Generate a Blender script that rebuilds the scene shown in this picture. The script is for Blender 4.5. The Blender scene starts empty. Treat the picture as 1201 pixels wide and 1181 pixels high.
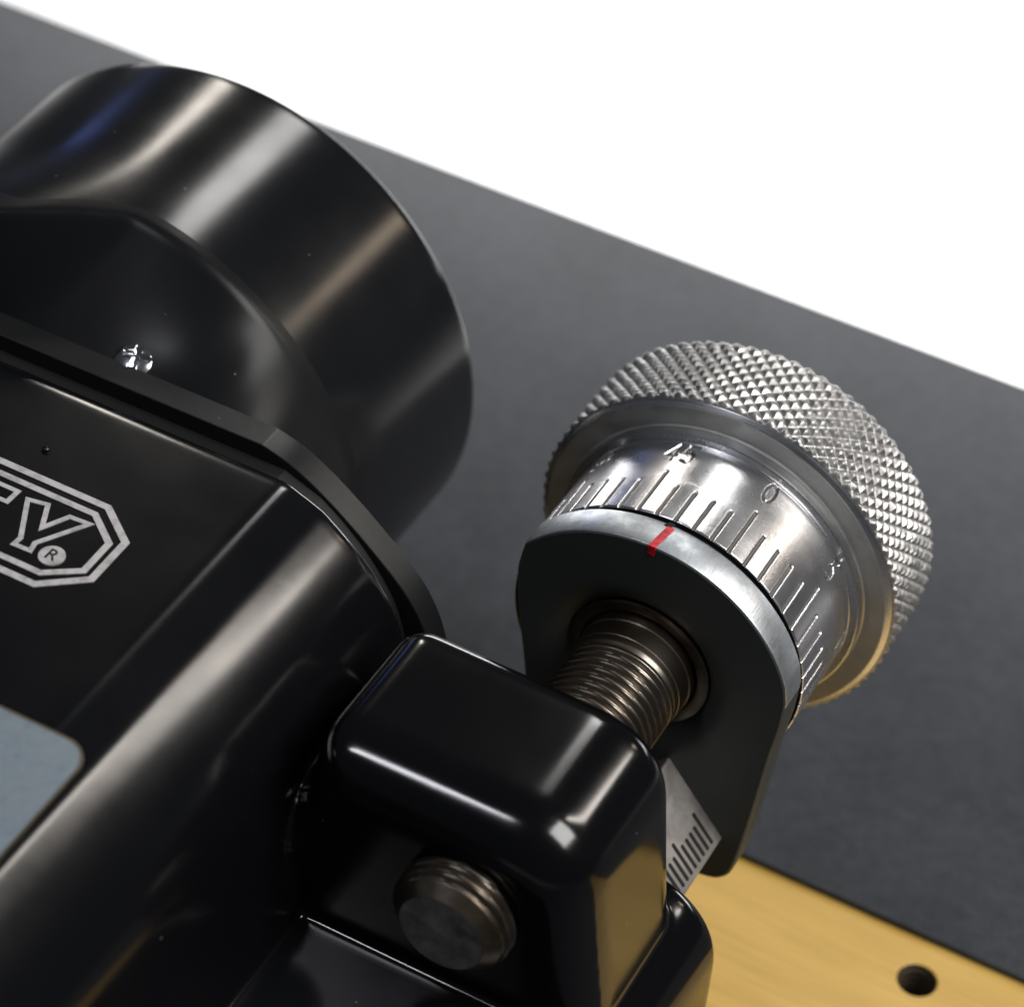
import bpy, bmesh, math, random
import numpy as np
from mathutils import Vector, Matrix, noise
random.seed(4)
S = 0.01                                   # everything below is written in centimetres
sc = bpy.context.scene
C = sc.collection

# ------------------------------------------------------------------ camera
cd = bpy.data.cameras.new('camera'); cam = bpy.data.objects.new('camera', cd); C.objects.link(cam)
right = Vector((0.8786979, 0.47208897, 0.07086612))
down = Vector((0.36515829, -0.56907159, -0.73676112))
fwd = Vector((-0.3074889, 0.6732678, -0.67242921))
CAM = Vector((9.82244244, -26.62173013, 28.33927194))
m = Matrix((right, -down, -fwd)).transposed().to_4x4(); m.translation = CAM * S
cam.matrix_world = m
cd.sensor_fit = 'HORIZONTAL'; cd.sensor_width = 36; cd.lens = 3360 / 1201 * 36
cd.clip_start = 0.01; cd.clip_end = 50
cd.dof.use_dof = True; cd.dof.focus_distance = 0.391; cd.dof.aperture_fstop = 17.0
sc.camera = cam

# ------------------------------------------------------------------ world, lamps, exposure
w = bpy.data.worlds.new('World'); sc.world = w; w.use_nodes = True
w.node_tree.nodes['Background'].inputs[0].default_value = (0.80, 0.88, 1.0, 1)
w.node_tree.nodes['Background'].inputs[1].default_value = 0.045
sc.view_settings.view_transform = 'Standard'; sc.view_settings.look = 'None'
sc.view_settings.exposure = 0.0; sc.view_settings.gamma = 1.0
sc.cycles.max_bounces = 8

def area(name, d, dist, sx, sy, rad, col, target=(-3, 0, 0), roll=0.0):
    """a rectangular area lamp in direction d from target; rad = radiance"""
    L = bpy.data.lights.new(name, 'AREA'); L.shape = 'RECTANGLE'; L.size = sx * S; L.size_y = sy * S
    L.energy = rad * math.pi * (sx * S) * (sy * S); L.color = col
    o = bpy.data.objects.new(name, L); C.objects.link(o)
    d = Vector(d).normalized(); p = Vector(target) + d * dist
    q = d.to_track_quat('Z', 'Y'); o.rotation_euler = (q @ Matrix.Rotation(roll, 3, 'Z').to_quaternion()).to_euler()
    o.location = p * S
    return o
area('ceiling_lamp_narrow', (-.46, .71, .53), 150, 8, 20, 27, (1, .93, .84), (-9.5, 2.5, 3.4))
area('ceiling_lamp_wide', (-.06, .69, .72), 150, 24, 24, 13, (1, .98, .95), (-8, 2, 3))
area('ceiling_lamp_right', (.57, .56, .60), 150, 10, 56, 19, (1, .93, .85), (-4, -5, 1.2))
area('ceiling_lamp_far', (.58, .70, .41), 150, 9, 12, 9, (1, .80, .60), (-6.5, 3, 2))
area('window_left', (-.70, .64, .30), 160, 4, 26, 3.2, (.22, .34, 1), (-9.5, 2.5, 3.4))
area('bench_lamp', (-.294, -.443, .83), 150, 8.5, 34, 32, (.93, .94, 1), (-.9, -4.7, 1.2))
area('top_lamp', (.60, .0, .80), 125, 70, 59, 12.8, (1, .98, .95), (3, 3, 0))
area('added_background_lamp', (-.1, .25, 1), 42, 90, 40, 9.0, (1, 1, 1), (0, 56, -42))  # added lamp out of view, brightens the white sheet beyond the board

# ------------------------------------------------------------------ materials
def mat(name, base, rough=.5, metal=0.0, spec=.5, coat=0.0, coat_rough=.05):
    M = bpy.data.materials.new(name); M.use_nodes = True
    b = M.node_tree.nodes['Principled BSDF']
    b.inputs['Base Color'].default_value = (*base, 1); b.inputs['Roughness'].default_value = rough
    b.inputs['Metallic'].default_value = metal; b.inputs['Specular IOR Level'].default_value = spec
    b.inputs['Coat Weight'].default_value = coat; b.inputs['Coat Roughness'].default_value = coat_rough
    return M, M.node_tree, b
def node(nt, t, **k):
    n = nt.nodes.new(t)
    for a, v in k.items(): setattr(n, a, v)
    return n
def coords(nt, scale=(1, 1, 1)):
    g = node(nt, 'ShaderNodeNewGeometry'); mp = node(nt, 'ShaderNodeMapping')
    mp.inputs['Scale'].default_value = scale; nt.links.new(g.outputs['Position'], mp.inputs['Vector']); return mp.outputs[0]
def nz(nt, vec, scale, detail=4, rough=.55):
    n = node(nt, 'ShaderNodeTexNoise'); n.inputs['Scale'].default_value = scale
    n.inputs['Detail'].default_value = detail; n.inputs['Roughness'].default_value = rough
    nt.links.new(vec, n.inputs['Vector']); return n.outputs['Fac']
def ramp(nt, fac, a, b, ca, cb):
    r = node(nt, 'ShaderNodeValToRGB'); r.color_ramp.elements[0].position = a; r.color_ramp.elements[1].position = b
    r.color_ramp.elements[0].color = (*ca, 1) if len(ca) == 3 else ca; r.color_ramp.elements[1].color = (*cb, 1)
    nt.links.new(fac, r.inputs[0]); return r.outputs[0]
def maprange(nt, fac, a, b, c, d):
    r = node(nt, 'ShaderNodeMapRange'); nt.links.new(fac, r.inputs[0])
    for i, v in enumerate((a, b, c, d)): r.inputs[i + 1].default_value = v
    return r.outputs[0]
def bump(nt, b, fac, strength, dist=.0003, prev=None):
    n = node(nt, 'ShaderNodeBump'); n.inputs['Strength'].default_value = strength; n.inputs['Distance'].default_value = dist
    nt.links.new(fac, n.inputs['Height'])
    if prev is not None: nt.links.new(prev, n.inputs['Normal'])
    nt.links.new(n.outputs[0], b.inputs['Normal']); return n.outputs[0]

def paint(name, base, r0, r1, bs=.05, dust=.6, spec=.5):
    M, nt, b = mat(name, base, r0, spec=spec)
    v = coords(nt)
    f = nz(nt, v, 60, 5)
    nt.links.new(maprange(nt, f, .3, .7, r0, r1), b.inputs['Roughness'])
    vo = node(nt, 'ShaderNodeTexVoronoi'); vo.inputs['Scale'].default_value = 260; nt.links.new(v, vo.inputs['Vector'])
    spot = ramp(nt, vo.outputs['Distance'], .03, .045, (1, 1, 1), (0, 0, 0))
    gate = ramp(nt, nz(nt, v, 90, 2), .55, .57, (0, 0, 0), (1, 1, 1))
    mu = node(nt, 'ShaderNodeMath', operation='MULTIPLY'); nt.links.new(spot, mu.inputs[0]); nt.links.new(gate, mu.inputs[1])
    mix = node(nt, 'ShaderNodeMix', data_type='RGBA'); nt.links.new(mu.outputs[0], mix.inputs[0])
    mix.inputs[6].default_value = (*base, 1); mix.inputs[7].default_value = (.2 * dust, .2 * dust, .19 * dust, 1)
    nt.links.new(mix.outputs[2], b.inputs['Base Color'])
    p = bump(nt, b, nz(nt, v, 330, 2), bs * 1.0, .0001)
    bump(nt, b, nz(nt, v, 45, 2), bs, .0008, p)
    return M
M_body = paint('gloss_black_paint', (.003, .0032, .004), .14, .19, .05)
M_boss = paint('high_gloss_black_paint', (.0025, .0025, .003), .11, .15, .03)
M_house = paint('black_plastic', (.005, .0055, .0065), .15, .21, .04)
M_flange = paint('worn_black_edge', (.009, .0095, .010), .28, .42, .3, spec=.35)
M_bell = paint('satin_black_plastic', (.0075, .008, .009), .26, .34, .08, spec=.16)
M_brk = paint('satin_black_plate', (.030, .035, .035), .46, .58, .12)
M_dark = mat('dark_recess', (.002, .002, .002), .7)[0]
M_red, nt, b = mat('red_paint', (.62, .008, .02), .35)
v = coords(nt); nt.links.new(ramp(nt, nz(nt, v, 1400, 5, .7), .36, .60, (.22, .004, .008), (.68, .010, .025)), b.inputs['Base Color'])

def turned(name, base, rough, aniso, lines, streak=.25):
    """metal turned on a lathe about the y axis"""
    M, nt, b = mat(name, base, rough, 1.0)
    tg = node(nt, 'ShaderNodeTangent', direction_type='RADIAL', axis='Y')
    b.inputs['Anisotropic'].default_value = aniso; b.inputs['Anisotropic Rotation'].default_value = .25
    g = node(nt, 'ShaderNodeNewGeometry'); sp = node(nt, 'ShaderNodeSeparateXYZ')
    sub = node(nt, 'ShaderNodeVectorMath', operation='SUBTRACT'); sub.inputs[1].default_value = (AX * S, 0, AZ * S)
    nt.links.new(g.outputs['Position'], sub.inputs[0]); nt.links.new(sub.outputs[0], sp.inputs[0])
    ln = node(nt, 'ShaderNodeVectorMath', operation='LENGTH')
    cb = node(nt, 'ShaderNodeCombineXYZ'); nt.links.new(sp.outputs[0], cb.inputs[0]); nt.links.new(sp.outputs[2], cb.inputs[1])
    nt.links.new(cb.outputs[0], ln.inputs[0])
    cc = node(nt, 'ShaderNodeCombineXYZ'); nt.links.new(sp.outputs[1], cc.inputs[0]); nt.links.new(ln.outputs['Value'], cc.inputs[1])
    f = nz(nt, cc.outputs[0], lines, 3, .7)
    v = coords(nt); f2 = nz(nt, v, 120, 5, .6)
    nt.links.new(maprange(nt, f2, .3, .75, rough * .8, rough * (1 + streak * 2)), b.inputs['Roughness'])
    nt.links.new(ramp(nt, f2, .35, .8, base, tuple(c * (1 - streak) for c in base)), b.inputs['Base Color'])
    p = bump(nt, b, f, .14, .0001)
    return M
AX, AZ = -0.22, -0.35                       # the knob's axis (parallel to y)
M_dial = turned('turned_aluminium', (.80, .80, .82), .28, .35, 5000, .07)
M_face = turned('turned_aluminium_face', (.54, .54, .53), .44, .3, 4500, .3)
M_knurl = turned('knurled_aluminium', (.47, .465, .46), .42, 0, 2500, .25)
M_edge, nt, b = mat('zinc_edge', (.56, .60, .64), .36, 1.0)
v = coords(nt, (1, .06, 1)); f = nz(nt, v, 2600, 3, .7); f2 = nz(nt, coords(nt), 260, 5, .7)
nt.links.new(ramp(nt, f2, .36, .66, (.46, .50, .54), (.82, .86, .90)), b.inputs['Base Color'])
nt.links.new(maprange(nt, f2, .3, .7, .50, .30), b.inputs['Roughness'])
p = bump(nt, b, f, .35, .0001); bump(nt, b, f2, .3, .0001, p)

def steel(name, base, rough, dirt, ds=90, bs=.25):
    M, nt, b = mat(name, base, rough, 1.0)
    v = coords(nt); f = nz(nt, v, ds, 6, .65)
    nt.links.new(ramp(nt, f, .35, .68, dirt, base), b.inputs['Base Color'])
    nt.links.new(maprange(nt, f, .3, .7, rough * 1.5, rough * .8), b.inputs['Roughness'])
    bump(nt, b, nz(nt, v, 600, 4), bs, .0001)
    return M
M_thread = steel('oiled_steel_thread', (.25, .225, .195), .33, (.08, .058, .04))
M_rule = steel('brushed_steel_rule', (.70, .67, .64), .42, (.48, .45, .42), 150)
M_rivet = steel('bright_screw_steel', (.85, .88, .92), .16, (.6, .6, .62))
M_plate = steel('grey_data_plate', (.42, .50, .57), .45, (.28, .34, .40), 160, .5)
M_print, nt, b = mat('pale_grey_print', (.42, .41, .42), .5)
v = coords(nt); nt.links.new(ramp(nt, nz(nt, v, 500, 6, .7), .32, .55, (.22, .215, .22), (.44, .43, .44)), b.inputs['Base Color'])

M_table, nt, b = mat('charcoal_laminate', (.045, .048, .052), .66, spec=.3)
v = coords(nt); f = nz(nt, v, 420, 8, .8); f2 = nz(nt, v, 45, 5)
mx = node(nt, 'ShaderNodeMath', operation='MULTIPLY_ADD'); nt.links.new(f2, mx.inputs[0]); mx.inputs[1].default_value = .4; nt.links.new(f, mx.inputs[2])
nt.links.new(ramp(nt, mx.outputs[0], .50, .92, (.019, .021, .026), (.045, .050, .059)), b.inputs['Base Color'])
bump(nt, b, nz(nt, v, 1500, 3), .25, .0002)

M_wood, nt, b = mat('golden_maple', (.52, .30, .06), .42)
v = coords(nt, (1, 7, 7)); f = nz(nt, v, 16, 8, .6)
v2 = coords(nt, (3, 60, 60)); f2 = nz(nt, v2, 22, 4, .6)
mx = node(nt, 'ShaderNodeMath', operation='MULTIPLY_ADD'); nt.links.new(f2, mx.inputs[0]); mx.inputs[1].default_value = .35; nt.links.new(f, mx.inputs[2])
nt.links.new(ramp(nt, mx.outputs[0], .42, .95, (.43, .255, .048), (.64, .41, .098)), b.inputs['Base Color'])
bump(nt, b, f2, .1, .0002)
M_floor = mat('white_sheet', (.93, .93, .93), .8)[0]

# ------------------------------------------------------------------ object helpers
def tag(o, label=None, cat=None, group=None, kind=None):
    for k, v in (('label', label), ('category', cat), ('group', group), ('kind', kind)):
        if v: o[k] = v
def thing(name, loc, label, cat):
    o = bpy.data.objects.new(name, None); C.objects.link(o); o.empty_display_size = .01
    o.location = Vector(loc) * S; o['cm'] = loc; tag(o, label, cat); return o
def base_of(o):
    v = Vector((0, 0, 0))
    while o is not None:
        v += Vector(o['cm']) if 'cm' in o else Vector((0, 0, 0)); o = o.parent
    return v
def link(name, me, material, parent=None, smooth=True):
    """me is in world centimetres"""
    off = base_of(parent) if parent else Vector((0, 0, 0))
    n = len(me.vertices); co = np.empty(n * 3, 'f'); me.vertices.foreach_get('co', co)
    co = (co.reshape(-1, 3) - np.array(off, 'f')) * S; me.vertices.foreach_set('co', co.ravel()); me.update()
    o = bpy.data.objects.new(name, me); C.objects.link(o); me.name = name
    if material: me.materials.clear(); me.materials.append(material)
    if parent: o.parent = parent
    me.polygons.foreach_set('use_smooth', [smooth] * len(me.polygons))
    return o
def pyd(V, F):
    me = bpy.data.meshes.new('m'); me.from_pydata([tuple(map(float, v)) for v in V], [], [tuple(map(int, f)) for f in F]); me.update(); return me
def from_bm(bm, recalc=True):
    if recalc: bmesh.ops.recalc_face_normals(bm, faces=bm.faces[:])
    me = bpy.data.meshes.new('m'); bm.to_mesh(me); bm.free(); return me
def grid_mesh(P, wrap_u=False, flip=False):
    """P[v][u] -> quads"""
    P = np.asarray(P); nv, nu = P.shape[:2]; idx = np.arange(nv * nu).reshape(nv, nu)
    a = idx[:-1]; b_ = idx[1:]
    if wrap_u: a2, b2 = np.roll(a, -1, 1), np.roll(b_, -1, 1)
    else: a2, b2 = a[:, 1:], b_[:, 1:]; a, b_ = a[:, :-1], b_[:, :-1]
    F = np.stack([a.ravel(), a2.ravel(), b2.ravel(), b_.ravel()], 1)
    if flip: F = F[:, ::-1]
    me = bpy.data.meshes.new('m'); V = P.reshape(-1, 3)
    me.vertices.add(len(V)); me.vertices.foreach_set('co', V.astype('f').ravel())
    me.loops.add(F.size); me.loops.foreach_set('vertex_index', F.astype('i').ravel())
    me.polygons.add(len(F)); me.polygons.foreach_set('loop_start', np.arange(0, F.size, 4, dtype='i'))
    me.update(calc_edges=True); me.validate(); return me
def lathe(prof, n=192, cx=None, cz=None):
    """prof = [(y, r)]; revolved about the y axis through (cx, cz)"""
    cx = AX if cx is None else cx; cz = AZ if cz is None else cz
    t = np.linspace(0, 2 * np.pi, n, endpoint=False)
    P = np.array([[(cx + r * math.sin(a), y, cz + r * math.cos(a)) for a in t] for y, r in prof])
    return grid_mesh(P, True)
def arc(y0, r0, y1, r1, k=5, first='y'):
    """quarter fillet between two profile points"""
    out = []
    for i in range(k + 1):
        a = i / k * math.pi / 2
        if first == 'y': out.append((y0 + (y1 - y0) * math.sin(a), r0 + (r1 - r0) * (1 - math.cos(a))))
        else: out.append((y0 + (y1 - y0) * (1 - math.cos(a)), r0 + (r1 - r0) * math.sin(a)))
    return out
def smooth_by_angle(o, ang=30):
    me = o.data; bm = bmesh.new(); bm.from_mesh(me)
    for e in bm.edges:
        if len(e.link_faces) == 2 and e.calc_face_angle(0) > math.radians(ang): e.smooth = False
    bm.to_mesh(me); bm.free()
def extrude_profile(pts, y0, y1):
    """closed (x,z) profile extruded along y, as a bmesh with caps"""
    bm = bmesh.new()
    a = [bm.verts.new((x, y0, z)) for x, z in pts]; b2 = [bm.verts.new((x, y1, z)) for x, z in pts]
    n = len(pts)
    for i in range(n): bm.faces.new((a[i], a[(i + 1) % n], b2[(i + 1) % n], b2[i]))
    ca = bm.faces.new(a); cb = bm.faces.new(b2[::-1])
    bmesh.ops.recalc_face_normals(bm, faces=bm.faces[:])
    return bm, ca, cb
def bevel(bm, faces, off, seg=6):
    es = set()
    for f in faces:
        for e in f.edges: es.add(e)
    bmesh.ops.bevel(bm, geom=list(es), offset=off, segments=seg, profile=.5, affect='EDGES', clamp_overlap=True)
def catmull(pts, k=6, closed=False):
    P = [Vector(p) for p in pts]; out = []; n = len(P)
    rng = range(n) if closed else range(n - 1)
    for i in rng:
        p0 = P[(i - 1) % n] if closed or i > 0 else P[i]; p1 = P[i]; p2 = P[(i + 1) % n]
        p3 = P[(i + 2) % n] if closed or i + 2 < n else p2
        for j in range(k):
            t = j / k
            out.append(.5 * ((2 * p1) + (-p0 + p2) * t + (2 * p0 - 5 * p1 + 4 * p2 - p3) * t * t + (-p0 + 3 * p1 - 3 * p2 + p3) * t ** 3))
    if not closed: out.append(P[-1])
    return [tuple(o) for o in out]
def offset_poly(pts, d):
    """closed polyline moved sideways by d (mitred)"""
    n = len(pts); out = []
    for i in range(n):
        p, a, b_ = Vector(pts[i]), Vector(pts[i - 1]), Vector(pts[(i + 1) % n])
        e1 = (p - a).normalized(); e2 = (b_ - p).normalized()
        n1 = Vector((-e1.y, e1.x)); n2 = Vector((-e2.y, e2.x)); m_ = (n1 + n2)
        m_ = m_ / max(m_.length_squared, .5) * 2
        out.append(tuple(p + m_ * d))
    return out
def stroke_closed(pts, width, z0, z1):
    bm = bmesh.new(); o_ = offset_poly(pts, width / 2); i_ = offset_poly(pts, -width / 2); n = len(pts)
    R = [[bm.verts.new((x, y, z)) for x, y in ring] for ring, z in ((o_, z0), (o_, z1), (i_, z1), (i_, z0))]
    for k in range(4):
        A_, B_ = R[k], R[(k + 1) % 4]
        for i in range(n): bm.faces.new((A_[i], A_[(i + 1) % n], B_[(i + 1) % n], B_[i]))
    return from_bm(bm)

# ------------------------------------------------------------------ the setting: white sheet, table board, wooden plank
bm = bmesh.new(); bmesh.ops.create_grid(bm, x_segments=1, y_segments=1, size=400)
o = link('white_floor', from_bm(bm, False), M_floor)
for v_ in o.data.vertices: v_.co.z = -.42; v_.co.y += 1.5
tag(o, kind='structure')

ZB = -7.0
def slab(x0, x1, y0, y1, z0, z1, bev):
    bm = bmesh.new(); bmesh.ops.create_cube(bm, size=1)
    for v_ in bm.verts: v_.co = ((x0 + x1) / 2 + v_.co.x * (x1 - x0), (y0 + y1) / 2 + v_.co.y * (y1 - y0), (z0 + z1) / 2 + v_.co.z * (z1 - z0))
    if bev: bmesh.ops.bevel(bm, geom=bm.edges[:], offset=bev, segments=3, profile=.5, affect='EDGES')
    return from_bm(bm)
o = link('tabletop_board', slab(-60, 45, 3.36, 17.25, ZB - .14, ZB, .03), M_table)
tag(o, 'dark charcoal laminate board lying flat behind the black machine, ending at the white background', 'board')

o = link('tabletop_board', slab(-60, 45, -30, -1.75, ZB - 1.75, ZB - .13, .03), M_table)  # added board out of view, gives boss and knob face something dark to reflect
tag(o, 'added unseen dark board under the front of the black machine, below the yellow wood strip', 'board')

# plank with a drilled hole
HX, HY, HR = 4.28, 2.56, .315
def plank():
    bm = bmesh.new(); z1 = ZB - .145; z0 = z1 - 1.6; x0, x1, y0, y1 = -50, 40, -1.7, 17.0
    n = 64; ang = [i / n * 2 * math.pi for i in range(n)]
    sq = []
    L = 1.2
    for a in ang:
        c, s = math.cos(a), math.sin(a); k = L / max(abs(c), abs(s)); sq.append((HX + c * k, HY + s * k))
    rings = [[bm.verts.new((x, y, z1)) for x, y in sq]]
    for r, dz in ((HR + .03, 0), (HR + .01, -.012), (HR, -.035), (HR, -.1)):
        rings.append([bm.verts.new((HX + math.cos(a) * r, HY + math.sin(a) * r, z1 + dz)) for a in ang])
    for k in range(12):
        r = HR - (.035 if k % 2 == 0 else 0)
        rings.append([bm.verts.new((HX + math.cos(a) * r, HY + math.sin(a) * r, z1 - .14 - k * .08)) for a in ang])
    rings.append([bm.verts.new((HX + math.cos(a) * HR, HY + math.sin(a) * HR, z0)) for a in ang])
    for A_, B_ in zip(rings, rings[1:]):
        for i in range(n): bm.faces.new((A_[i], A_[(i + 1) % n], B_[(i + 1) % n], B_[i]))
    # rest of the top: a frame of quads round the square
    def q(a, b_, c, d): bm.faces.new([bm.verts.new((*p, z1)) for p in (a, b_, c, d)])
    X0, X1, Y0, Y1 = HX - L, HX + L, HY - L, HY + L
    q((x0, y0), (x1, y0), (x1, Y0), (x0, Y0)); q((x0, Y1), (x1, Y1), (x1, y1), (x0, y1))
    q((x0, Y0), (X0, Y0), (X0, Y1), (x0, Y1)); q((X1, Y0), (x1, Y0), (x1, Y1), (X1, Y1))
    c = [(x0, y0), (x1, y0), (x1, y1), (x0, y1)]
    for i in range(4):
        a, b_ = c[i], c[(i + 1) % 4]
        bm.faces.new([bm.verts.new(p) for p in ((*a, z0), (*b_, z0), (*b_, z1), (*a, z1))])
    bm.faces.new(rings[-1])
    bmesh.ops.remove_doubles(bm, verts=bm.verts[:], dist=.0005)
    return from_bm(bm)
o = link('wooden_base', plank(), M_wood, smooth=False); o.data.materials.append(mat('shaded_bored_hole', (.05, .038, .022), .35)[0])  # hole walls get a dark colour standing in for the shade of depth
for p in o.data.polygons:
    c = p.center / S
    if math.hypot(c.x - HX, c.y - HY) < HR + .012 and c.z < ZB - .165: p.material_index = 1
tag(o, 'golden yellow wooden base with a drilled round hole under the machine', 'wood board')

# ------------------------------------------------------------------ the machine: casting (body + boss + foot)
machine = thing('power_tool', (-9.7, -6, ZB), 'glossy black power tool body with round dust port and white outlined emblem', 'power tool')
right_side = [(-4.45, 1.73), (-4.05, 1.42), (-3.62, .98), (-3.22, .38), (-2.98, -.35), (-2.80, -1.1), (-2.55, -2.2), (-2.4, -3.5)]
right_side = catmull(right_side, 6)
body_prof = [(-5.05, 1.97)] + right_side + [(-17, -3.5), (-16.6, .4), (-14.6, 1.9), (-13.9, 1.97)]
bmB, ca, cb = extrude_profile(body_prof, -16, -1.42)
bevel(bmB, [cb], .14, 4)
def rounded(pts, rad, seg=8):
    """round the corners of a closed polygon; rad per corner"""
    out = []; n = len(pts)
    for i in range(n):
        p, a, b_ = Vector(pts[i]), Vector(pts[i - 1]), Vector(pts[(i + 1) % n]); r = rad[i]
        if r <= 0: out.append(tuple(p)); continue
        ua, ub = (a - p).normalized(), (b_ - p).normalized()
        th = ua.angle(ub); t = r / math.tan(th / 2); s = p + ua * t; e = p + ub * t
        c = p + (ua + ub).normalized() * (r / math.sin(th / 2))
        v0, v1 = s - c, e - c; an = v0.angle_signed(v1)
        for k in range(seg + 1):
            t_ = -an * k / seg
            out.append((c.x + v0.x * math.cos(t_) - v0.y * math.sin(t_), c.y + v0.x * math.sin(t_) + v0.y * math.cos(t_)))
    return out
def loaf(poly, rad, y0, y1, r0, r1, seg=8):
    """closed profile extruded from y0 to y1 with round front (r0) and back (r1) edges"""
    area_ = sum(p[0] * q[1] - q[0] * p[1] for p, q in zip(poly, poly[1:] + poly[:1])); sg = 1 if area_ > 0 else -1
    rings = []
    for k in range(seg + 1):
        a = k / seg * math.pi / 2; rings.append((y0 + r0 * (1 - math.cos(a)), r0 * (1 - math.sin(a))))
    for k in range(seg + 1):
        a = (1 - k / seg) * math.pi / 2; rings.append((y1 - r1 * (1 - math.cos(a)), r1 * (1 - math.sin(a))))
    bm = bmesh.new(); vr = []
    for y, d in rings:
        pl = offset_poly(poly, d * sg) if d > 1e-6 else poly
        pr = rounded(pl, [max(r - d, .02) if r > 0 else .02 for r in rad], 10)
        vr.append([bm.verts.new((x, y, z)) for x, z in pr])
    n = len(vr[0])
    for A_, B_ in zip(vr, vr[1:]):
        for i in range(n): bm.faces.new((A_[i], A_[(i + 1) % n], B_[(i + 1) % n], B_[i]))
    bm.faces.new(vr[0][::-1]); bm.faces.new(vr[-1]); return bm
bmS = loaf([(-2.55, 1.36), (1.33, 1.32), (1.80, -2.6), (-4.6, -2.6), (-4.6, -1.2), (-2.95, -.2)], [.45, 1.18, .3, .02, .02, .3], -5.02, -2.2, .80, .42)
foot_prof = rounded([(-6, -1.99), (2.32, -1.99), (2.36, -7), (-6, -7)], [0, 1.25, 0, 0], 10)
bmF, ca, cb = extrude_profile(foot_prof, -9, -1.7)
bevel(bmF, [f for f in bmF.faces if f.normal.y > .99], .3, 5)
def cast(bms, voxel, iters):
    me = bpy.data.meshes.new('cast'); bm = bmesh.new()
    for q in bms:
        t = bpy.data.meshes.new('t'); bmesh.ops.recalc_face_normals(q, faces=q.faces[:]); q.to_mesh(t); q.free(); bm.from_mesh(t)
    bm.to_mesh(me); bm.free()
    o = bpy.data.objects.new('tmp', me); C.objects.link(o)
    r = o.modifiers.new('r', 'REMESH'); r.mode = 'VOXEL'; r.voxel_size = voxel
    s = o.modifiers.new('s', 'SMOOTH'); s.factor = .5; s.iterations = iters
    dg = bpy.context.evaluated_depsgraph_get(); out = bpy.data.meshes.new_from_object(o.evaluated_get(dg))
    bpy.data.objects.remove(o); return out
big = cast([bmB, bmS, bmF], .055, 14)
nV = len(big.vertices)
co = np.empty(nV * 3, 'f'); big.vertices.foreach_get('co', co); co = co.reshape(-1, 3)
big.polygons.foreach_set('use_smooth', [True] * len(big.polygons)); big.update()
nrm = np.empty(nV * 3, 'f'); big.vertex_normals.foreach_get('vector', nrm); nrm = nrm.reshape(-1, 3)
nl = len(big.loops); li = np.empty(nl, 'i'); big.loops.foreach_get('vertex_index', li)
ls = np.empty(len(big.polygons), 'i'); big.polygons.foreach_get('loop_start', ls)
lt = np.empty(len(big.polygons), 'i'); big.polygons.foreach_get('loop_total', lt)
def submesh(mask_fn, name, material):
    F = [li[s:s + t] for s, t in zip(ls, lt)]
    cen = np.array([co[f].mean(0) for f in F]); keep = mask_fn(cen)
    used = np.unique(np.concatenate([f for f, k in zip(F, keep) if k])); remap = -np.ones(nV, 'i'); remap[used] = np.arange(len(used))
    me = pyd(co[used], [remap[f] for f, k in zip(F, keep) if k])
    o = link(name, me, material, machine); o.data.normals_split_custom_set_from_vertices([tuple(v) for v in nrm[used]])
    return o
is_boss = lambda c: (c[:, 0] > -2.62) & (c[:, 2] > -2.0) & (c[:, 1] > -5.3)
is_foot = lambda c: (c[:, 2] <= -2.0) & (c[:, 1] > -9.2) & (c[:, 0] > -2.35)
submesh(lambda c: ~is_boss(c) & ~is_foot(c), 'motor_body', M_body)
submesh(is_boss, 'screw_boss', M_boss)
submesh(is_foot, 'boss_foot', M_boss)

# neck in the seam, cover flange, end bell with dust port
def inset_prof(d):
    p = [(x - d, z - d * .9) for x, z in [(-5.05, 1.97)] + right_side]
    return p + [(-2.4 - d, -5), (-17, -5), (-16.6, .4), (-14.6, 1.9 - d), (-13.9, 1.97 - d)]
bmN, ca, cb = extrude_profile(inset_prof(.3), -1.9, -.9)
link('seam_neck', from_bm(bmN), M_dark, machine, False)
fl = catmull([(-5.75, 1.98), (-5.25, 1.82), (-4.7, 1.50), (-4.0, .95), (-3.30, .27), (-2.92, -.46), (-2.78, -1.3), (-2.75, -2.4)], 6)
bmL, ca, cb = extrude_profile(fl + [(-2.8, -5.2), (-17, -5.2), (-16.6, .4), (-14.6, 1.95), (-13.9, 1.98)], -1.05, -.62)
bevel(bmL, [ca, cb], .012, 1)
o = link('cover_flange', from_bm(bmL), M_flange, machine); smooth_by_angle(o, 28)

TX, TZ, TR = -9.69, -1.06, 4.494
def sst(a, b_, x):
    t = np.clip((x - a) / (b_ - a), 0, 1); return t * t * (3 - 2 * t)
NA = 420; th = np.linspace(0, 2 * np.pi, NA, endpoint=False)       # angle from up towards +x
hp = catmull([(-9.7, 1.92), (-7.6, 1.92), (-6.75, 1.86), (-6.05, 1.50), (-5.5, .80), (-5.12, -.2), (-4.98, -1.2), (-5.0, -2.4), (-5.4, -3.7), (-6.3, -4.9), (-9.7, -5.2),
              (-13, -4.9), (-14.9, -3.4), (-15.3, -1), (-15, .9), (-13.6, 2.2), (-12.2, 2.65), (-10.9, 2.35)], 16, True)
hpa = np.array([math.atan2(x - TX, z - TZ) % (2 * np.pi) for x, z in hp]); hpr = np.array([math.hypot(x - TX, z - TZ) for x, z in hp])
od = np.argsort(hpa); R0 = np.interp(th, hpa[od], hpr[od], period=2 * np.pi)
xs = TX + TR * np.sin(th)
left = sst(-.35, .95, TX + .45 - xs) * (np.cos(th) > -.2)            # how far round to the left of the crown we are
YE = .90 - 1.10 * left; Y0 = -.62
rows = []
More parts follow.
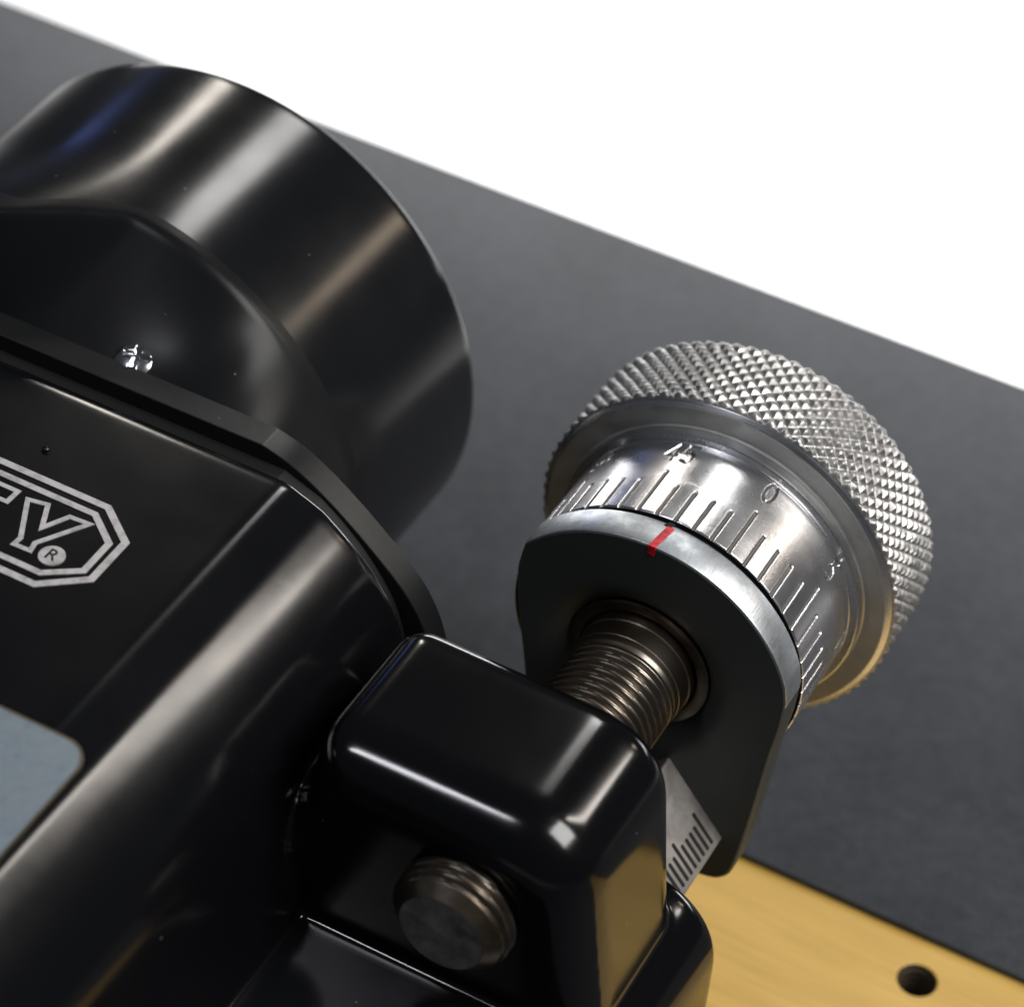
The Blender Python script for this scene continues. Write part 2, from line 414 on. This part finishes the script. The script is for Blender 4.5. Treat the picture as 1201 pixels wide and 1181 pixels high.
for t in np.concatenate([np.linspace(0, .8, 16), np.linspace(.82, 1.0, 16)]):
    s = t
    wd = .12 + .75 * left
    # soft knee into the tube
    q_ = (1 - t) - wd
    k = np.where(t < 1 - wd, (1 - t) - wd / 2, (1 - t) ** 2 / (2 * wd))
    k = k / (1 - wd / 2)
    rows.append((Y0 + (YE - Y0) * t, TR + (R0 - TR) * k))
for y in np.linspace(0, 1, 30)[1:]: rows.append((YE + (4.40 - YE) * y, TR + 0 * th))
for a in np.linspace(0, math.pi, 9)[1:]: rows.append((4.40 + .1 * math.sin(a) + 0 * th, TR - .1 + .1 * math.cos(a) + 0 * th))
for y in (3.5, 1.4): rows.append((y + 0 * th, TR - .25 + 0 * th))
rows.append((1.3 + 0 * th, .01 + 0 * th))
NS = len(rows)
nsp = 48
ths = (th + np.pi) % (2 * np.pi) - np.pi
def drift(y):
    k = .50 * (np.sqrt((1.25 - y) ** 2 + .05) + (1.25 - y)) / 2
    return -k * (1 - sst(.02, .30, ths)) * sst(-.3, .2, np.cos(th))
def mkrows(rs): return np.array([np.stack([TX + r * np.sin(th) + drift(y), y, TZ + r * np.cos(th)], 1) for y, r in rs])
PB = mkrows(rows)                                                # soften the cast shoulder on the left, keep the crease on the right
wl = np.clip(.04 + sst(-.02, .7, left), 0, .95)[None, :, None] * np.clip((46 - np.arange(1, len(rows) - 1)) / 14, 0, 1)[:, None, None]
for it in range(70): PB[1:-1] += wl * .5 * ((PB[:-2] + PB[2:]) / 2 - PB[1:-1])
o = link('end_bell', grid_mesh(PB[:33], True), M_bell, machine)
o2 = link('dust_port', grid_mesh(PB[32:], True), M_house, machine)

# little screw head on the cover, blob in the paint
rv = catmull([(0, .40), (.06, .395), (.14, .34), (.21, .24), (.24, .12), (.245, .001)], 4)
t = np.linspace(0, 2 * np.pi, 48, endpoint=False)
P = np.zeros((len(rv), 48, 3))
for i, (h, r) in enumerate(rv):
    for j, a in enumerate(t):
        hh = h
        u_, v2_ = r * math.cos(a), r * math.sin(a)
        if r < .2 and (abs(u_) < .035 or abs(v2_) < .035): hh -= .05
        P[i, j] = (u_, v2_, hh)
P = P.reshape(-1, 3); q = Vector((.1, -.42, 1)).normalized().to_track_quat('Z', 'Y').to_matrix()
P = (np.array(q) @ P.T).T + np.array((-8.22, -.38, 1.86)); P = P.reshape(len(rv), 48, 3)
o = link('screw_head', grid_mesh(P, True), M_rivet, machine); tag(o, 'small bright cross head screw')
bm = bmesh.new(); bmesh.ops.create_uvsphere(bm, u_segments=16, v_segments=10, radius=.06)
for v_ in bm.verts: v_.co += Vector((-8.16, -2.74, 1.975))
link('paint_blob', from_bm(bm), M_body, machine)

# emblem
Z0, Z1 = 1.955, 1.985
badge = bpy.data.objects.new('emblem', None); C.objects.link(badge); badge.parent = machine; badge['cm'] = (0, 0, 0); badge.empty_display_size = .01
def outl(name, pts, w): return link(name, stroke_closed(pts, w, Z0, Z1), M_print, badge, False)
outl('outline', [(-12.2, -3.254), (-6.793, -3.254), (-6.216, -3.70), (-6.2, -4.52), (-6.771, -4.99), (-12.2, -4.99), (-12.8, -4.5), (-12.8, -3.75)], .105)
outl('outline', [(-12.1, -3.46), (-6.863, -3.46), (-6.389, -3.83), (-6.374, -4.44), (-6.833, -4.775), (-12.1, -4.775), (-12.6, -4.4), (-12.6, -3.85)], .095)
outl('letter', [(-7.787, -3.698), (-7.50, -3.64), (-7.31, -4.05), (-7.121, -3.679), (-6.82, -3.66), (-7.215, -4.345), (-7.182, -4.50), (-7.438, -4.51), (-7.431, -4.363)], .07)
outl('letter', [(-9.0, -3.64), (-7.99, -3.64), (-7.995, -3.885), (-8.62, -3.895), (-8.62, -3.98), (-8.2, -3.98), (-8.2, -4.14), (-8.62, -4.14), (-8.62, -4.26), (-8.02, -4.26), (-8.02, -4.50), (-9.0, -4.50)], .07)
bm = bmesh.new(); bmesh.ops.create_cone(bm, cap_ends=True, segments=40, radius1=.185, radius2=.182, depth=.04)
for v_ in bm.verts: v_.co += Vector((-6.885, -4.43, 1.973))
reg = link('registered_mark', from_bm(bm), M_print, badge, False)
fc = bpy.data.curves.new('r', 'FONT'); fc.body = 'R'; fc.size = .28; fc.align_x = 'CENTER'; fc.align_y = 'CENTER'; fc.extrude = .006
fo = bpy.data.objects.new('r', fc); C.objects.link(fo); dg = bpy.context.evaluated_depsgraph_get(); me = bpy.data.meshes.new_from_object(fo.evaluated_get(dg)); bpy.data.objects.remove(fo)
me.transform(Matrix.Translation((-6.885, -4.43, 1.997)))
link('letter', me, M_flange, badge, False)

# data plate
link('plate_pad', slab(-9.5, -4.62, -12, -7.2, 1.5, 1.972, 0), M_dark, machine, False)
pp = rounded([(-9.5, -7.02), (-4.40, -7.02), (-4.38, -10.5), (-9.5, -10.5)], [0, .42, 0, 0], 8)
bm = bmesh.new(); a = [bm.verts.new((x, y, 2.03)) for x, y in pp]; b2 = [bm.verts.new((x, y, 1.97)) for x, y in pp]
for i in range(len(pp)): bm.faces.new((a[i], a[(i + 1) % len(pp)], b2[(i + 1) % len(pp)], b2[i]))
top = bm.faces.new(a); bm.faces.new(b2[::-1]); bmesh.ops.recalc_face_normals(bm, faces=bm.faces[:])
r_ = bmesh.ops.inset_region(bm, faces=[top], thickness=.045)
o = link('data_plate', from_bm(bm), M_plate, machine, False); o.data.materials.append(mat('brass_edge', (.22, .20, .15), .4, 1.0)[0])
for p in o.data.polygons:
    if p.area < .00002 or abs(p.normal.z) < .5: p.material_index = 1

# ------------------------------------------------------------------ bracket with scale bar and red index mark
bracket = thing('index_bracket', (AX, .3, -4), 'black rounded bracket plate with silver rim and red index line in front of the dial', 'bracket')
BR, BT = 2.37, .55
def bracket_outline():
    pts = []
    for d in np.arange(-52, 70.1, 2):
        a = math.radians(d); pts.append((AX + BR * math.sin(a), AZ + BR * math.cos(a)))
    tail = catmull([(2.06, .18), (2.04, -.35), (1.97, -1.0), (1.88, -2.2), (1.76, -3.35), (1.62, -3.74), (1.30, -3.9), (.6, -3.92)], 4) + \
        catmull([(-1.45, -3.92), (-1.72, -3.6), (-1.78, -2.6), (-1.88, -1.4), (-2.03, -.5), (-2.13, .2), (-2.16, .62), (-2.12, .93)], 4)
    for p in tail:
        pts.append(p)
    return pts
bo = bracket_outline()
bo2 = []
for i, p in enumerate(bo):
    q2 = bo[(i + 1) % len(bo)]; L = math.dist(p, q2); n = max(1, int(L / .09))
    for k in range(n): bo2.append((p[0] + (q2[0] - p[0]) * k / n, p[1] + (q2[1] - p[1]) * k / n))
dr = []
for i, (x, z) in enumerate(bo2):
    dr.append((x - AX, z - AZ))
dr = np.array(dr)
HOLE = [(.20, 1.10), (.13, 1.17), (.05, 1.30), (.012, 1.44), (0.0, 1.56)]     # (y, r) shallow dish down to the bush
P = []
P.append([(AX + v[0], BT, AZ + v[1]) for v in dr * 0 + dr / np.linalg.norm(dr, axis=1)[:, None] * 1.0])
P.append([(AX + v[0] / math.hypot(*v) * 1.10, .30, AZ + v[1] / math.hypot(*v) * 1.10) for v in dr])
for y, r in HOLE: P.append([(AX + v[0] / math.hypot(*v) * r, y, AZ + v[1] / math.hypot(*v) * r) for v in dr])
P.append([(AX + v[0] * .985, 0.0, AZ + v[1] * .985) for v in dr])
face = link('plate', grid_mesh(np.array(P), True, True), M_brk, bracket); smooth_by_angle(face, 35)
# rim of the plate (bare zinc round the head, painted below)
rim = []
for y, k in ((0.0, .985), (.02, .996), (.045, 1.0), (.50, 1.0), (.53, .996), (BT, .985), (BT, .45)): rim.append([(AX + v[0] * k, y, AZ + v[1] * k) for v in dr])
o = link('plate_rim', grid_mesh(np.array(rim), True, True), M_edge, bracket); smooth_by_angle(o, 40)
o.data.materials.append(M_brk)
for p in o.data.polygons:
    c = p.center / S + base_of(bracket)
    if c.z < .12 + .25 * noise.noise(c * 6): p.material_index = 1
    if c.y < .03 or c.y > .54: p.material_index = 1
def curved_box(phi0, phi1, y0, y1, r0, r1, skew=0.0, n=6):
    bm = bmesh.new(); G = {}
    for i in range(n + 1):
        for j, y in enumerate((y0, y1)):
            ph = math.radians(phi0 + (phi1 - phi0) * i / n + skew * j)
            for k, r in enumerate((r0, r1)): G[i, j, k] = bm.verts.new((AX + r * math.sin(ph), y, AZ + r * math.cos(ph)))
    for i in range(n):
        for j in (0, 1): bm.faces.new((G[i, j, 0], G[i + 1, j, 0], G[i + 1, j, 1], G[i, j, 1]))
        for k in (0, 1): bm.faces.new((G[i, 0, k], G[i + 1, 0, k], G[i + 1, 1, k], G[i, 1, k]))
    for i in (0, n): bm.faces.new((G[i, 0, 0], G[i, 1, 0], G[i, 1, 1], G[i, 0, 1]))
    return from_bm(bm)
o = link('index_mark', curved_box(-.9, 1.7, -.012, .47, 2.22, 2.383, 1.4), M_red, bracket, False); tag(o, 'painted red index line')
o = link('index_notch', curved_box(-.7, 1.5, .47, .552, 2.22, 2.385, 1.0), M_dark, bracket, False)

# scale bar: a steel rule set on its corner, running forward from the bracket
rp = [(1.50, -2.92), (.50, -1.766), (-.15, -2.5), (1.22, -3.62)]
bmR, ca, cb = extrude_profile(rounded(rp, [.03, .05, .05, .05], 3), -4.2, .02)
rule = link('rule_bar', from_bm(bmR), M_rule, bracket); smooth_by_angle(rule, 20)
ex = Vector((.20 - 1.50, 0, -1.42 + 2.92)).normalized(); en = Vector((ex.z, 0, -ex.x))
if en.z < 0: en = -en
c0 = Vector((1.50, 0, -2.92)); gme = None
for k in range(27):
    y = -.22 - k * .135; s0 = .10; s1 = .50 if k % 5 else .64
    if gme is None or k % 5 == 0 or k == 1:
        pass
    bm = bmesh.new(); hw = .034
    vs = []
    for (s, yy) in [(s0, -hw), (s0 - .02, 0), (s0, hw), (s1, hw), (s1 + .02, 0), (s1, -hw)]:
        vs.append((c0 + ex * s + Vector((0, yy, 0)) + en * .004))
    lo = [bm.verts.new(v_ - en * .03 + Vector((0, y, 0))) for v_ in vs]; hi = [bm.verts.new(v_ + Vector((0, y, 0))) for v_ in vs]
    bm.faces.new(hi); bm.faces.new(lo[::-1])
    for i in range(6): bm.faces.new((lo[i], lo[(i + 1) % 6], hi[(i + 1) % 6], hi[i]))
    link('graduation', from_bm(bm), M_dark, rule, False)

# ------------------------------------------------------------------ the knob: threaded shaft, bush, dial, knurled grip
knob = thing('adjustment_knob', (AX, 3.3, AZ - 2.9), 'silver knurled adjustment knob with graduated dial on a threaded shaft', 'knob')
PT = .158; RT = .85
def thread_mesh():
    ys = np.concatenate([np.array([-5.56]), np.arange(-5.545, -.28, PT / 10)]); n = 120
    t = np.linspace(0, 2 * np.pi, n, endpoint=False); P = []
    for y in ys:
        ph = (y / PT - t / (2 * np.pi)) % 1.0
        tri = 1 - np.abs(ph - .5) * 2; h = np.clip(tri * 1.5 - .35, 0, 1); h = h * h * (3 - 2 * h) * .35 + h * .65
        amp = .075 * np.clip((-.40 - y) / .22, 0, 1)
        r = RT - amp * (1 - h)
        if y < -5.3: r = np.minimum(r, .61 + (y + 5.56) * .95)
        P.append(np.stack([AX + r * np.sin(t), y + 0 * t, AZ + r * np.cos(t)], 1))
    P.insert(0, np.stack([AX + .585 * np.sin(t), -5.56 + 0 * t, AZ + .585 * np.cos(t)], 1))
    P.insert(0, np.stack([AX + .001 * np.sin(t), -5.56 + 0 * t, AZ + .001 * np.cos(t)], 1))
    return grid_mesh(np.array(P), True)
o = link('threaded_shaft', thread_mesh(), M_thread, knob)
smooth_by_angle(o, 45)
link('shaft_end', lathe([(-5.562, .606), (-5.566, .595), (-5.566, .3), (-5.566, .001)], 96), steel('turned_shaft_end', (.34, .33, .32), .42, (.17, .165, .16), 300), knob, False)
o = link('shaft_neck', lathe([(-.32, RT - .002), (-.30, RT + .012), (-.02, RT + .012), (0.0, RT + .03), (.3, RT + .03)], 120), M_thread, knob); smooth_by_angle(o)
o = link('bush', lathe([(.3, .88), (.15, .90), (.13, .93), (.13, 1.05), (.15, 1.09), (.3, 1.10)], 128), M_thread, knob); smooth_by_angle(o)
o = link('spacer_disc', lathe([(BT - .04, .3), (BT - .04, 2.05), (BT + .01, 2.19), (BT + .16, 2.20), (BT + .2, 1.9)], 160), M_dark, knob)

# dial: a fine grid with engraved graduations and figures
RD = 2.27
FIG = {'0': [[(.5 + .42 * math.cos(a), .5 + .5 * math.sin(a)) for a in np.linspace(0, 2 * np.pi, 25)]],
       '1': [[(.2, .78), (.55, 1), (.55, 0)]],
       '2': [[(.08, .75), (.2, .95), (.5, 1), (.8, .93), (.9, .72), (.75, .45), (.08, 0), (.95, 0)]],
       '3': [[(.1, .88), (.4, 1), (.8, .92), (.82, .65), (.45, .53), (.85, .38), (.85, .1), (.45, 0), (.08, .12)]],
       '4': [[(.75, 0), (.75, 1), (.05, .3), (.98, .3)]],
       '5': [[(.88, 1), (.2, 1), (.14, .55), (.5, .63), (.86, .5), (.9, .2), (.6, 0), (.08, .08)]]}
NL = 0
segs = []                                                        # engraved strokes: (s0,y0,s1,y1,halfwidth), s = arc length
for k in range(50):
    phi = math.radians(.35 + 7.2 * k); long_ = (k % 5 == 3)
    segs.append((phi * RD, .60, phi * RD, 1.66 if long_ else 1.40, .023))
    if long_:
        val = ((k - 3) // 5 * 5) % 50; txt = str(val); wd = .185; gap = .07
        tw = len(txt) * wd + (len(txt) - 1) * gap
        for i, ch in enumerate(txt):
            o0 = phi * RD - tw / 2 + i * (wd + gap)
            for pl in FIG[ch]:
                for (a, b_), (c, d) in zip(pl, pl[1:]): segs.append((o0 + a * wd, 1.94 + b_ * .38, o0 + c * wd, 1.94 + d * .38, .013))
ph = np.radians(np.concatenate([np.arange(-112, 128, .2), np.arange(128, 248, .8)]))
ys = np.concatenate([np.array([.735, .745]), np.arange(.76, 2.36, .0125)])
SS, YY = np.meshgrid(ph * RD, ys); dep = np.zeros_like(SS); per = 2 * np.pi * RD
for s0, y0, s1, y1, hw in segs:
    for sh in (0, -per):
        a0, a1 = s0 + sh, s1 + sh
        lo, hi = min(a0, a1) - .09, max(a0, a1) + .09
        cs = np.where((ph * RD > lo) & (ph * RD < hi))[0]
        if len(cs) == 0: continue
        sl = slice(cs[0], cs[-1] + 1); X, Y = SS[:, sl], YY[:, sl]
        dx, dy = a1 - a0, y1 - y0; L2 = dx * dx + dy * dy + 1e-9
        t = np.clip(((X - a0) * dx + (Y - y0) * dy) / L2, 0, 1); d = np.hypot(X - a0 - t * dx, Y - y0 - t * dy)
        e = np.clip((hw + .012 - d) / .020, 0, 1) * .036
        lip = np.exp(-((d - hw - .016) / .010) ** 2) * .0008
        dep[:, sl] = np.where(e > .0005, np.maximum(dep[:, sl], e), np.where(dep[:, sl] > .0005, dep[:, sl], np.minimum(dep[:, sl], -lip)))
RR = RD - dep
RR[0] -= .02; RR[1] -= .006
P = np.stack([AX + RR * np.sin(SS / RD), YY, AZ + RR * np.cos(SS / RD)], 2)
dial = link('graduated_dial', grid_mesh(P, True), M_dial, knob)
dial.data.materials.append(mat('engraving_grime', (.16, .155, .15), .5, .8)[0])
nu = dep.shape[1]; dd = (dep[:-1] + dep[1:]) / 2; dd = (dd + np.roll(dd, -1, 1)) / 2
dial.data.polygons.foreach_set('material_index', (dd.ravel() > .014).astype('i'))
o = link('dial_end', lathe([(.735, 1.2), (.735, 2.251)], 128), M_dark, knob, False)
o = link('dial_shoulder', lathe([(2.345, 2.262), (2.37, 2.255), (2.385, 2.27), (2.39, 2.38), (2.40, 2.395), (2.55, 2.40), (2.565, 2.38)] , 200), M_dial, knob); smooth_by_angle(o, 25)
o = link('knob_face', lathe([(2.56, 2.30), (2.575, 2.39), (2.60, 2.415), (2.60, 2.71), (2.61, 2.725)], 240), M_face, knob); smooth_by_angle(o, 25)
o = link('knob_chamfer', lathe([(2.61, 2.725), (2.655, 2.785), (2.67, 2.80)], 240), M_dial, knob)
# knurl: pyramids on a rolled diamond grid
NK = 76; RK = 2.875; per = 2 * np.pi * RK; pk = per / NK; sub = 14
t = np.linspace(0, 2 * np.pi, NK * sub, endpoint=False)
ys = np.arange(2.67, 4.18, pk / sub); P = []
rnd = np.random.RandomState(3); var = rnd.rand(200, 200) * .012
for y in ys:
    s = t * RK
    u = (s + y) / pk; v2 = (s - y) / pk
    hu = 1 - np.abs((u % 1) - .5) * 2; hv = 1 - np.abs((v2 % 1) - .5) * 2
    # pyramids with a narrow flat root and a blunt, uneven crest
    h = np.minimum(np.minimum(hu, hv), .72) / .72
    vv = var[(np.floor(u).astype(int)) % 200, (np.floor(v2).astype(int)) % 200]
    nzv = np.array([noise.noise((a * 34, y * 11, 2.0)) for a in t]) * .012
    r = RK - .056 + h * (.056 - vv) + nzv
    e0 = np.clip((y - 2.67) / .06, 0, 1); e1 = np.clip((4.18 - y) / .1, 0, 1)
    r = np.minimum(r, RK - .07 + e0 * .09) - (1 - e1) * .06
    P.append(np.stack([AX + r * np.sin(t), y + 0 * t, AZ + r * np.cos(t)], 1))
P.insert(0, np.stack([AX + 2.795 * np.sin(t), 2.668 + 0 * t, AZ + 2.795 * np.cos(t)], 1))
o = link('knurled_grip', grid_mesh(np.array(P), True), M_knurl, knob); smooth_by_angle(o, 22)
o = link('knob_back', lathe([(4.14, 2.76), (4.22, 2.66), (4.24, 2.4), (4.24, .01)], 160), M_face, knob); smooth_by_angle(o, 25)

for o in list(bpy.data.objects):
    if 'cm' in o: del o['cm']
